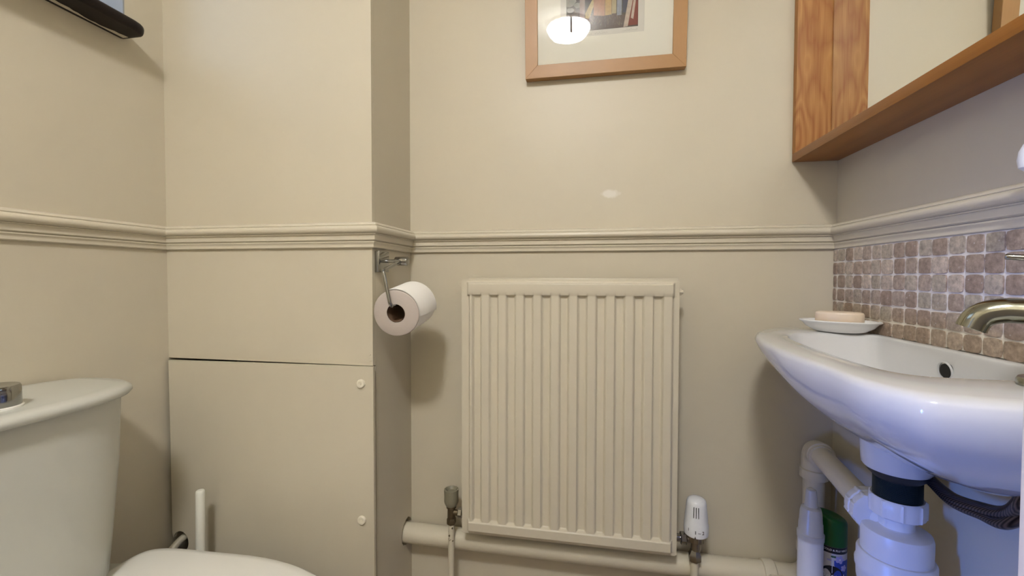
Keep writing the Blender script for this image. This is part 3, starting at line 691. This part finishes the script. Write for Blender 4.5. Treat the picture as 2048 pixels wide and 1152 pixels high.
# the print: stones, posts, plank gate and straw
yp = ym + .0010
PC = {'dark': (0.055, 0.045, 0.033), 'stone': (0.22, 0.215, 0.175), 'post': (0.24, 0.185, 0.15), 'pl1': (0.36, 0.20, 0.11), 'pl2': (0.40, 0.27, 0.11), 'pl3': (0.34, 0.28, 0.16), 'blue': (0.24, 0.26, 0.30), 'navy': (0.045, 0.045, 0.07), 'red': (0.16, 0.025, 0.012), 'pale': (0.42, 0.34, 0.27), 'straw': (0.24, 0.18, 0.10), 'yel': (0.42, 0.33, 0.15), 'floor': (0.075, 0.048, 0.036)}
pk = list(PC); PM = [mat('print_' + k, PC[k], 0.8, var=0.28, vscale=140) for k in pk]
bm = BM(); lay = [0]
def poly(key, pts):
    lay[0] += 1; y = yp + .0008 - lay[0] * .000004
    f = bm.faces.new([bm.verts.new((x, y, z)) for x, z in pts]); f.material_index = pk.index(key)
A0, A1, B0 = -.0640, .1040, 1.5935; B1 = mz1 - .012
def P(a, b): return (A0 + (A1 - A0) * a, B0 + .168 * b)          # a across 0..1, b up in units of the print's width
poly('dark', [P(0, 0), P(1, 0), (A1, B1), (A0, B1)])
poly('floor', [P(0, 0), P(.8, 0), P(.9, .16), P(.55, .22), P(.25, .2), P(.1, .14), P(0, .2)])
for cx, cz, rx, rz in ((.05, .42, .09, .075), (.17, .50, .07, .05), (.07, .58, .10, .06), (.06, .30, .055, .035), (.16, .36, .05, .04), (.08, .72, .09, .06), (.2, .66, .07, .07), (.08, .88, .1, .07)):
    poly('stone', [P(max(.003, cx + rx * math.cos(t * PI / 6) * random.uniform(.85, 1.1)), cz + rz * math.sin(t * PI / 6) * random.uniform(.85, 1.1)) for t in range(12)])
poly('post', [P(.19, .13), P(.26, .14), P(.27, 1.9), P(.19, 1.9)])
poly('yel', [P(.27, .18), P(.32, .16), P(.40, .36), P(.40, .48), P(.27, .24)])
poly('pl1', [P(.385, .20), P(.54, .18), P(.54, 1.6), P(.385, 1.6)])
poly('pl2', [P(.545, .185), P(.635, .19), P(.635, 1.6), P(.545, 1.6)])
poly('pl3', [P(.64, .20), P(.70, .20), P(.70, 1.6), P(.64, 1.6)])
poly('blue', [P(.71, .17), P(.775, .17), P(.775, 1.6), P(.71, 1.6)])
poly('navy', [P(.785, .2), P(.86, .2), P(.86, 1.6), P(.785, 1.6)])
poly('red', [P(.86, .02), P(.997, .02), P(.997, .75), P(.92, .5)])
poly('pale', [P(.80, .005), P(.86, .01), P(.955, .52), P(.93, .8), P(.86, .35)])
poly('pale', [P(.90, .12), P(.935, .10), P(.985, .5), P(.96, .52)])
for _ in range(150):
    a, b = random.uniform(.02, .8), random.uniform(.02, .22); 
    if a < .16: b = random.uniform(.02, .3)
    l, t = random.uniform(.03, .09), random.uniform(.3, 2.9); w_ = .0035; dx, dz = math.cos(t) * l, math.sin(t) * l
    a1, b1 = min(max(a + dx, .01), .99), max(.01, b + dz)
    if a1 > .8: continue
    poly('straw' if random.random() < .7 else 'stone', [P(a, b), P(a + w_, b), P(a1, b1)])
link('printed_scene', tilted(bm), PM, fp, 0)
# pencilled title and signature
def scribble(bm, x0, x1, z, h, seed, n):
    rnd = random.Random(seed); pts = []
    for k in range(n):
        t = k / (n - 1); pts.append(((x0 + (x1 - x0) * t) + rnd.uniform(-.0008, .0008), yp - .00002 + .0008, z + (h if k % 2 else 0) * rnd.uniform(.2, 1.0) * (1.6 if rnd.random() < .2 else 1)))
    return tube(bm, catmull(pts, 4), .00016, 5)
PEN = mat('pencil', (.16, .15, .14), .7)
bm = BM(); scribble(bm, -.016, -.003, 1.5842, .0030, 1, 9); link('pencil_word', tilted(bm), PEN, fp, 0)
bm = BM(); scribble(bm, .003, .034, 1.5842, .0034, 5, 19); link('pencil_word', tilted(bm), PEN, fp, 0)
bm = BM(); scribble(bm, .068, .104, 1.5850, .0065, 9, 17); link('pencil_signature', tilted(bm), PEN, fp, 0)
bm = BM(); box(bm, ix0 - .001, ix1 + .001, YF + .0045, YF + .0062, iz0 - .001, iz1 + .001); link('glass_pane', tilted(bm), M['picture_glass'], fp, 0)
bm = BM(); cyl(bm, (.0245, 1.0998, 2.03), (.0245, 1.085, 2.034), .0018, n=10); tube(bm, [(-.10, 1.0665, 1.86), (.0245, 1.0885, 2.034), (.149, 1.0665, 1.86)], .0008, 6)
link('hanging_cord', bm, M['darkchrome'], fp)

# ================================================================== toilet roll holder and roll
th = thing('toilet_roll_holder', (XC, .927, 1.033), 'chrome toilet roll holder with square plate on the column side', 'toilet roll holder')
bm = BM(); box(bm, XC, XC + .0115, .903, .952, 1.0095, 1.0575, .0012)
link('wall_plate', bm, M['chrome'], th)
bm = BM(); cyl(bm, (XC + .011, .927, 1.0350), (-.438, .927, 1.0350), .0036, n=20); cyl(bm, (-.438, .927, 1.0350), (-.4090, .927, 1.0350), .0100, n=32, bev=.001)
link('post', bm, M['chrome'], th)
rcx, rcz = -.4070, .9220
bm = BM(); tube(bm, bend_path([(-.4240, .927, 1.0350), (-.4240, .838, 1.0130), (rcx, .836, rcz + .0165), (rcx, .955, rcz + .0165)], .010, 8), .0038, 16)
link('arm', bm, M['chrome'], th)
def flat(a, r, h):   # the roll is slightly squashed
    return r * (1 + .012 * math.cos(2 * a + .6) + .008 * math.cos(3 * a))
tr = thing('toilet_roll', (rcx, .908, rcz), 'white toilet roll hanging from the chrome holder beside the radiator', 'toilet roll')
ry0, ry1 = .8600, .9600
RT = Matrix.Translation((0, ry0, rcz)) @ Matrix.Rotation(math.radians(9), 4, 'X') @ Matrix.Translation((0, -ry0, -rcz))
def rtilt(bm):
    bmesh.ops.transform(bm, matrix=RT, verts=bm.verts); return bm
bm = BM(); lathe(bm, [(.0205, .0), (.0485, .0), (.0502, .0010), (.0508, .003)], (rcx, ry0, rcz), (0, 1, 0), 72, cap=False, mod=flat, mi=1)
lathe(bm, [(.0508, .003), (.0510, .05), (.0508, .0975), (.0500, .1), (.0205, .1), (.0203, .0)], (rcx, ry0, rcz), (0, 1, 0), 72, cap=False, mod=flat, mi=0)
bmesh.ops.remove_doubles(bm, verts=bm.verts, dist=.00005)
link('tissue', rtilt(bm), [M['paper'], M['paper_side']], tr, 50)
bm = BM(); lathe(bm, [(.0202, .0005), (.0202, .0995), (.0192, .0995), (.0192, .0005)], (rcx, ry0, rcz), (0, 1, 0), 48, cap=False); link('cardboard_core', rtilt(bm), M['card'], tr)
bm = BM(); rows = []
NS = 26
for i in range(NS):   # loose last sheet lying over the top and right side
    t = i / (NS - 1); a = math.radians(118 - 128 * t); row = []
    for k in range(9):
        s = k / 8; y = ry0 + .0008 + .0985 * s; aa = a + math.radians(-9 * (s - .5) if t > .75 else 0)
        lift = .0012 + .0022 * t * t + .0008 * math.sin(s * 7 + t * 5) * t
        r = .0512 * (1 + .012 * math.cos(2 * aa + .6)) + lift; row.append(bm.verts.new((rcx + r * math.cos(aa), y, rcz + r * math.sin(aa))))
    rows.append(row)
for A, B in zip(rows, rows[1:]):
    for k in range(8): bm.faces.new((A[k], A[k + 1], B[k + 1], B[k]))
link('loose_sheet', rtilt(bm), M['paper'], tr, 60)

# ================================================================== toilet
TY = .545
wc = thing('toilet', (-.70, TY, 0), 'white ceramic close-coupled toilet against the left wall', 'toilet')
def dshape(x0, x1, hw, z, n=64, back=.03, e=2.3, cy=TY, wb=None):
    """closed plan outline: straight back at x0, rounded front at x1, half width hw"""
    out = []; wb = hw * .93 if wb is None else wb; xm = x0 + (x1 - x0) * .45
    for k in range(n):
        t = 2 * PI * k / n; c, s = math.cos(t), math.sin(t)
        if c >= 0: x = xm + (x1 - xm) * abs(c) ** (2 / e); y = hw * math.copysign(abs(s) ** (2 / e), s)
        else:
            q = 12.0; x = xm - (xm - x0) * abs(c) ** (2 / q) ; f = (xm - x) / (xm - x0); y = math.copysign(abs(s) ** (2 / q), s) * (hw + (wb - hw) * f * f)
        out.append((x, cy + y, z))
    return out
CY = .4950
# cistern
def cist(x1, hw, z, e=2.6, x0=XL + .002, n=64):
    out = []
    for k in range(n):
        t = 2 * PI * k / n; c, s = math.cos(t), math.sin(t); xm = (x0 + x1) / 2 - .02
        if c >= 0: p = (xm + (x1 - xm) * abs(c) ** (2 / e), CY + hw * math.copysign(abs(s) ** (2 / 2.9), s), z)
        else: p = (xm + (x0 - xm) * abs(c) ** (2 / 4.5), CY + hw * math.copysign(abs(s) ** (2 / 3.2), s), z)
        out.append(p)
    return out
bm = BM(); loft(bm, [cist(-.850, .165, .445), cist(-.838, .173, .455), cist(-.832, .177, .52), cist(-.820, .185, .66), cist(-.8230, .193, .7815)])
cis = link('cistern', bm, M['ceramic_wc'], wc, 60)
bm = BM(); loft(bm, [cist(-.8130, .1930, .7817), cist(-.8060, .1980, .7835), cist(-.8010, .2010, .7895), cist(-.8030, .2000, .7960), cist(-.8100, .1950, .8005), cist(-.8250, .176, .8018), cist(-.90, .09, .8018)])
lid = link('cistern_lid', bm, M['ceramic_wc'], wc, 60)
bm = BM(); bx, by = -.8760, .4950
lathe(bm, [(.0310, .8012), (.0310, .8045), (.0295, .8055)], (bx, by, 0), n=48); link('button_collar', bm, M['seat'], lid)
bm = BM(); lathe(bm, [(.0285, .8050), (.0290, .8060), (.0285, .8335), (.0270, .8360), (.0150, .8355), (.002, .8350)], (bx, by, 0), n=48); link('flush_button', bm, M['chrome'], lid)
# seat, lid, pan
bm = BM(); loft(bm, [dshape(-.9000, -.3980, .2060, .4240), dshape(-.9060, -.3840, .2105, .4270), dshape(-.9060, -.3840, .2110, .4350), dshape(-.8990, -.3990, .2060, .4400), dshape(-.890, -.415, .192, .4425), dshape(-.86, -.50, .15, .4445), dshape(-.80, -.58, .08, .4455)])
link('seat_lid', bm, M['seat'], wc, 60)
bm = BM(); loft(bm, [dshape(-.8900, -.4250, .198, .4040), dshape(-.8930, -.4190, .203, .4070), dshape(-.8930, -.4190, .203, .4190), dshape(-.890, -.423, .199, .4235)])
link('seat_ring', bm, M['seat'], wc, 60)
bm = BM(); loft(bm, [dshape(-.93, -.66, .11, .0005), dshape(-.93, -.65, .112, .03), dshape(-.92, -.64, .10, .12), dshape(-.93, -.60, .115, .22), dshape(-.95, -.50, .165, .32), dshape(-1.005, -.445, .188, .375), dshape(-1.010, -.430, .195, .395), dshape(-1.010, -.430, .193, .4035)])
link('pan', bm, M['ceramic_wc'], wc, 60)
bm = BM(); box(bm, -1.008, -.885, CY - .13, CY + .13, .4036, .4448, .01); link('cistern_ledge', bm, M['ceramic_wc'], wc)
for s in (-1, 1):
    bm = BM(); cyl(bm, (-.915, TY + s * .075, .4045), (-.915, TY + s * .075, .4340), .013, bev=.002); cyl(bm, (-.915, TY + s * .075 - .02, .432), (-.915, TY + s * .075 + .02, .432), .009, bev=.001)
    link('lid_hinge', bm, M['seat'], wc)

# ---- toilet brush
tb = thing('toilet_brush', (-.868, .825, 0), 'white toilet brush handle standing between toilet and access panel', 'toilet brush')
bm = BM(); lathe(bm, [(.010, .52 - .006), (.0098, .5180), (.0085, .5200), (.002, .5205)][:0] or [(.0088, .10), (.0090, .30), (.0092, .5120), (.0088, .5165), (.0070, .5185), (.002, .5190)], (-.8700, .824, 0), (.012, .004, 1), 28)
for v in bm.verts: v.co.x -= .0
link('handle', bm, M['wplastic2'], tb)
bm = BM(); lathe(bm, [(.040, .0005), (.045, .004), (.047, .12), (.044, .15), (.020, .155)], (-.872, .828, 0), n=40); link('holder', bm, M['wplastic'], tb)

# ================================================================== bottles on the boxing
bt = thing('squeeze_bottle', (.4345, .952, .300), 'slim white bottle with a cloudy tapered cap in front of the green-capped can', 'bottle')
qx, qy = .4345, .9520
bm = BM(); lathe(bm, [(.0190, .3002), (.0215, .3030), (.0220, .33), (.0218, .4700), (.0222, .4780), (.0225, .4830), (.0215, .4870)], (qx, qy, 0), n=40); link('bottle_body', bm, M['wplastic'], bt)
bm = BM(); lathe(bm, [(.0232, .4785), (.0236, .4900), (.0228, .4905), (.0215, .4925), (.0208, .5100), (.0200, .5120), (.0188, .5320), (.0170, .5400), (.0115, .5440), (.0095, .5700), (.0085, .5760), (.005, .5785), (.001, .5787)], (qx, qy, 0), n=40)
link('clear_cap', bm, M['frost'], bt)
bm = BM(); lathe(bm, [(.0145, .4875), (.0140, .5180), (.0125, .5250), (.0070, .5270)], (qx, qy, 0), n=32); link('pump_head', bm, M['wplastic'], bt)
cn = thing('spray_can', (.4900, .982, .300), 'aerosol disinfectant can with a dark green cap and floral label', 'spray can')
sx, sy, sr = .4870, .9850, .0275
bm = BM(); lathe(bm, [(.0250, .3002), (.0272, .3020), (sr, .306), (sr, .4530), (.0268, .4555)], (sx, sy, 0), n=64); link('can_body', bm, M['can'], cn)
bm = BM()
n = 48; prof_c = [(.0277, .4530), (.0277, .4560), (.0275, .4900)]
R3 = [[(sx + r * math.cos(2 * PI * k / n), sy + r * math.sin(2 * PI * k / n), z) for k in range(n)] for r, z in prof_c]
for s, dz in ((.985, .006), (.93, .0095), (.82, .0115), (.5, .0122), (.1, .0124)):   # sloping domed top
    R3.append([(sx + .0275 * s * math.cos(2 * PI * k / n), sy + .0275 * s * math.sin(2 * PI * k / n), .4945 + dz - .30 * .0275 * s * (math.cos(2 * PI * k / n) * .8 - .1)) for k in range(n)])
loft(bm, R3); link('cap', bm, M['green'], cn, 60)
face = math.atan2(-sy, -sx) + .12    # label faces the room
def band(z0, z1, a0, a1, mat_, name, lift=.0002, sag=0.0):
    bm = BM(); nn = 40; rows = []
    for j in range(2):
        rows.append([bm.verts.new((sx + (sr + lift) * math.cos(a0 + (a1 - a0) * k / nn), sy + (sr + lift) * math.sin(a0 + (a1 - a0) * k / nn), (z0, z1)[j])) for k in range(nn + 1)])
    for k in range(nn): bm.faces.new((rows[0][k], rows[0][k + 1], rows[1][k + 1], rows[1][k]))
    return link(name, bm, mat_, cn, 40)
band(.4400, .4529, face - 3.0, face + 3.0, M['canblack'], 'label_band', .0002)
band(.310, .4270, face + .12, face + 1.7, M['canblue'], 'blue_panel', .0002)
def blob(pts, mat_, name, lift):
    bm = BM(); bm.faces.new([bm.verts.new((x, y, 0)) for x, y in pts]); bmesh.ops.subdivide_edges(bm, edges=bm.edges[:], cuts=2)
    bmesh.ops.triangulate(bm, faces=bm.faces[:]); return link(name, wrap(bm, sx, sy, 0, sr, face, lift), mat_, cn, 0)
def fan(cx, cy, r, n, mat_, name, lift, k=5, amp=.35, sq=1.0):
    bm = BM(); c = bm.verts.new((cx, cy, 0)); vs = []
    for i in range(n):
        t = 2 * PI * i / n; q = r * (1 - amp + amp * abs(math.cos(k * t / 2))); vs.append(bm.verts.new((cx + q * math.cos(t), cy + q * math.sin(t) * sq, 0)))
    for i in range(n): bm.faces.new((c, vs[i], vs[(i + 1) % n]))
    return link(name, wrap(bm, sx, sy, 0, sr, face, lift), mat_, cn, 0)
fan(.013, .4295, .0085, 60, M['canlilac'], 'flower', .0006); fan(.013, .4295, .0016, 20, M['ink'], 'flower_heart', .0008, amp=0)
fan(.0215, .4120, .0070, 60, M['canlilac'], 'flower', .0006); fan(-.0050, .4260, .0042, 30, M['canlilac'], 'flower', .0006, amp=.2, sq=.5)
fan(.0025, .4340, .0050, 30, M['canleaf'], 'leaf', .0005, k=2, amp=.5, sq=.6); fan(.0040, .4120, .0040, 30, M['canleaf'], 'leaf', .0005, k=2, amp=.5, sq=.6)
fan(.0005, .3970, .0185, 60, M['canblack'], 'label_oval', .0007, amp=0, sq=.98)
bm = text_bm('Dettol', .0170, .00025)
for v in bm.verts: v.co.y += .3880
link('brand_lettering', wrap(bm, sx, sy, 0, sr, face, .0010), M['ink'], cn, 0)
bm = text_bm('KILLS COLD & FLU VIRUS', .0052, .0001)
for v in bm.verts: v.co.y += .4452
link('band_lettering', wrap(bm, sx, sy, 0, sr, face, .0005), M['ink'], cn, 0)
bm = BM()
for a in ((-.0004, .0004, .4010, .4220), (-.004, .004, .4155, .4162)):
    vs = [bm.verts.new(p) for p in ((a[0], a[2], 0), (a[1], a[2], 0), (a[1], a[3], 0), (a[0], a[3], 0))]; bm.faces.new(vs)
link('label_emblem', wrap(bm, sx, sy, 0, sr, face, .0010), M['ink'], cn, 0)

for ch in cn.children:
    for v in ch.data.vertices:
        if v.co.z > .308: v.co.z += .0070

# ================================================================== ceiling lamp (seen in the picture glass)
lp = thing('ceiling_lamp', (LAMP.x, LAMP.y, ZT), 'round stepped white glass ceiling lamp, seen reflected in the picture glass', 'lamp')
bm = BM(); cyl(bm, (LAMP.x, LAMP.y, ZT - .020), (LAMP.x, LAMP.y, ZT - .0005), .118, n=64, bev=.003); link('ceiling_plate', bm, M['white_paint'], lp)
M['lampglass'] = mat('lit_opal_glass', (0.9, 0.9, 0.88), 0.3, emit=(1.0, 1.0, 1.0), estr=27.0)
bm = BM(); lathe(bm, [(.112, -.0205), (.122, -.026), (.124, -.040), (.116, -.044), (.116, -.056), (.107, -.060), (.106, -.070), (.095, -.075), (.093, -.084), (.075, -.088), (.04, -.092), (.005, -.093)], (LAMP.x, LAMP.y, ZT), n=72)
link('glass_shade', bm, M['lampglass'], lp, 30)
bm = BM(); box(bm, LAMP.x + .016, LAMP.x + .026, LAMP.y + .088, LAMP.y + .128, ZT - .092, ZT - .022, .002); link('shade_clip', bm, M['chrome'], lp)
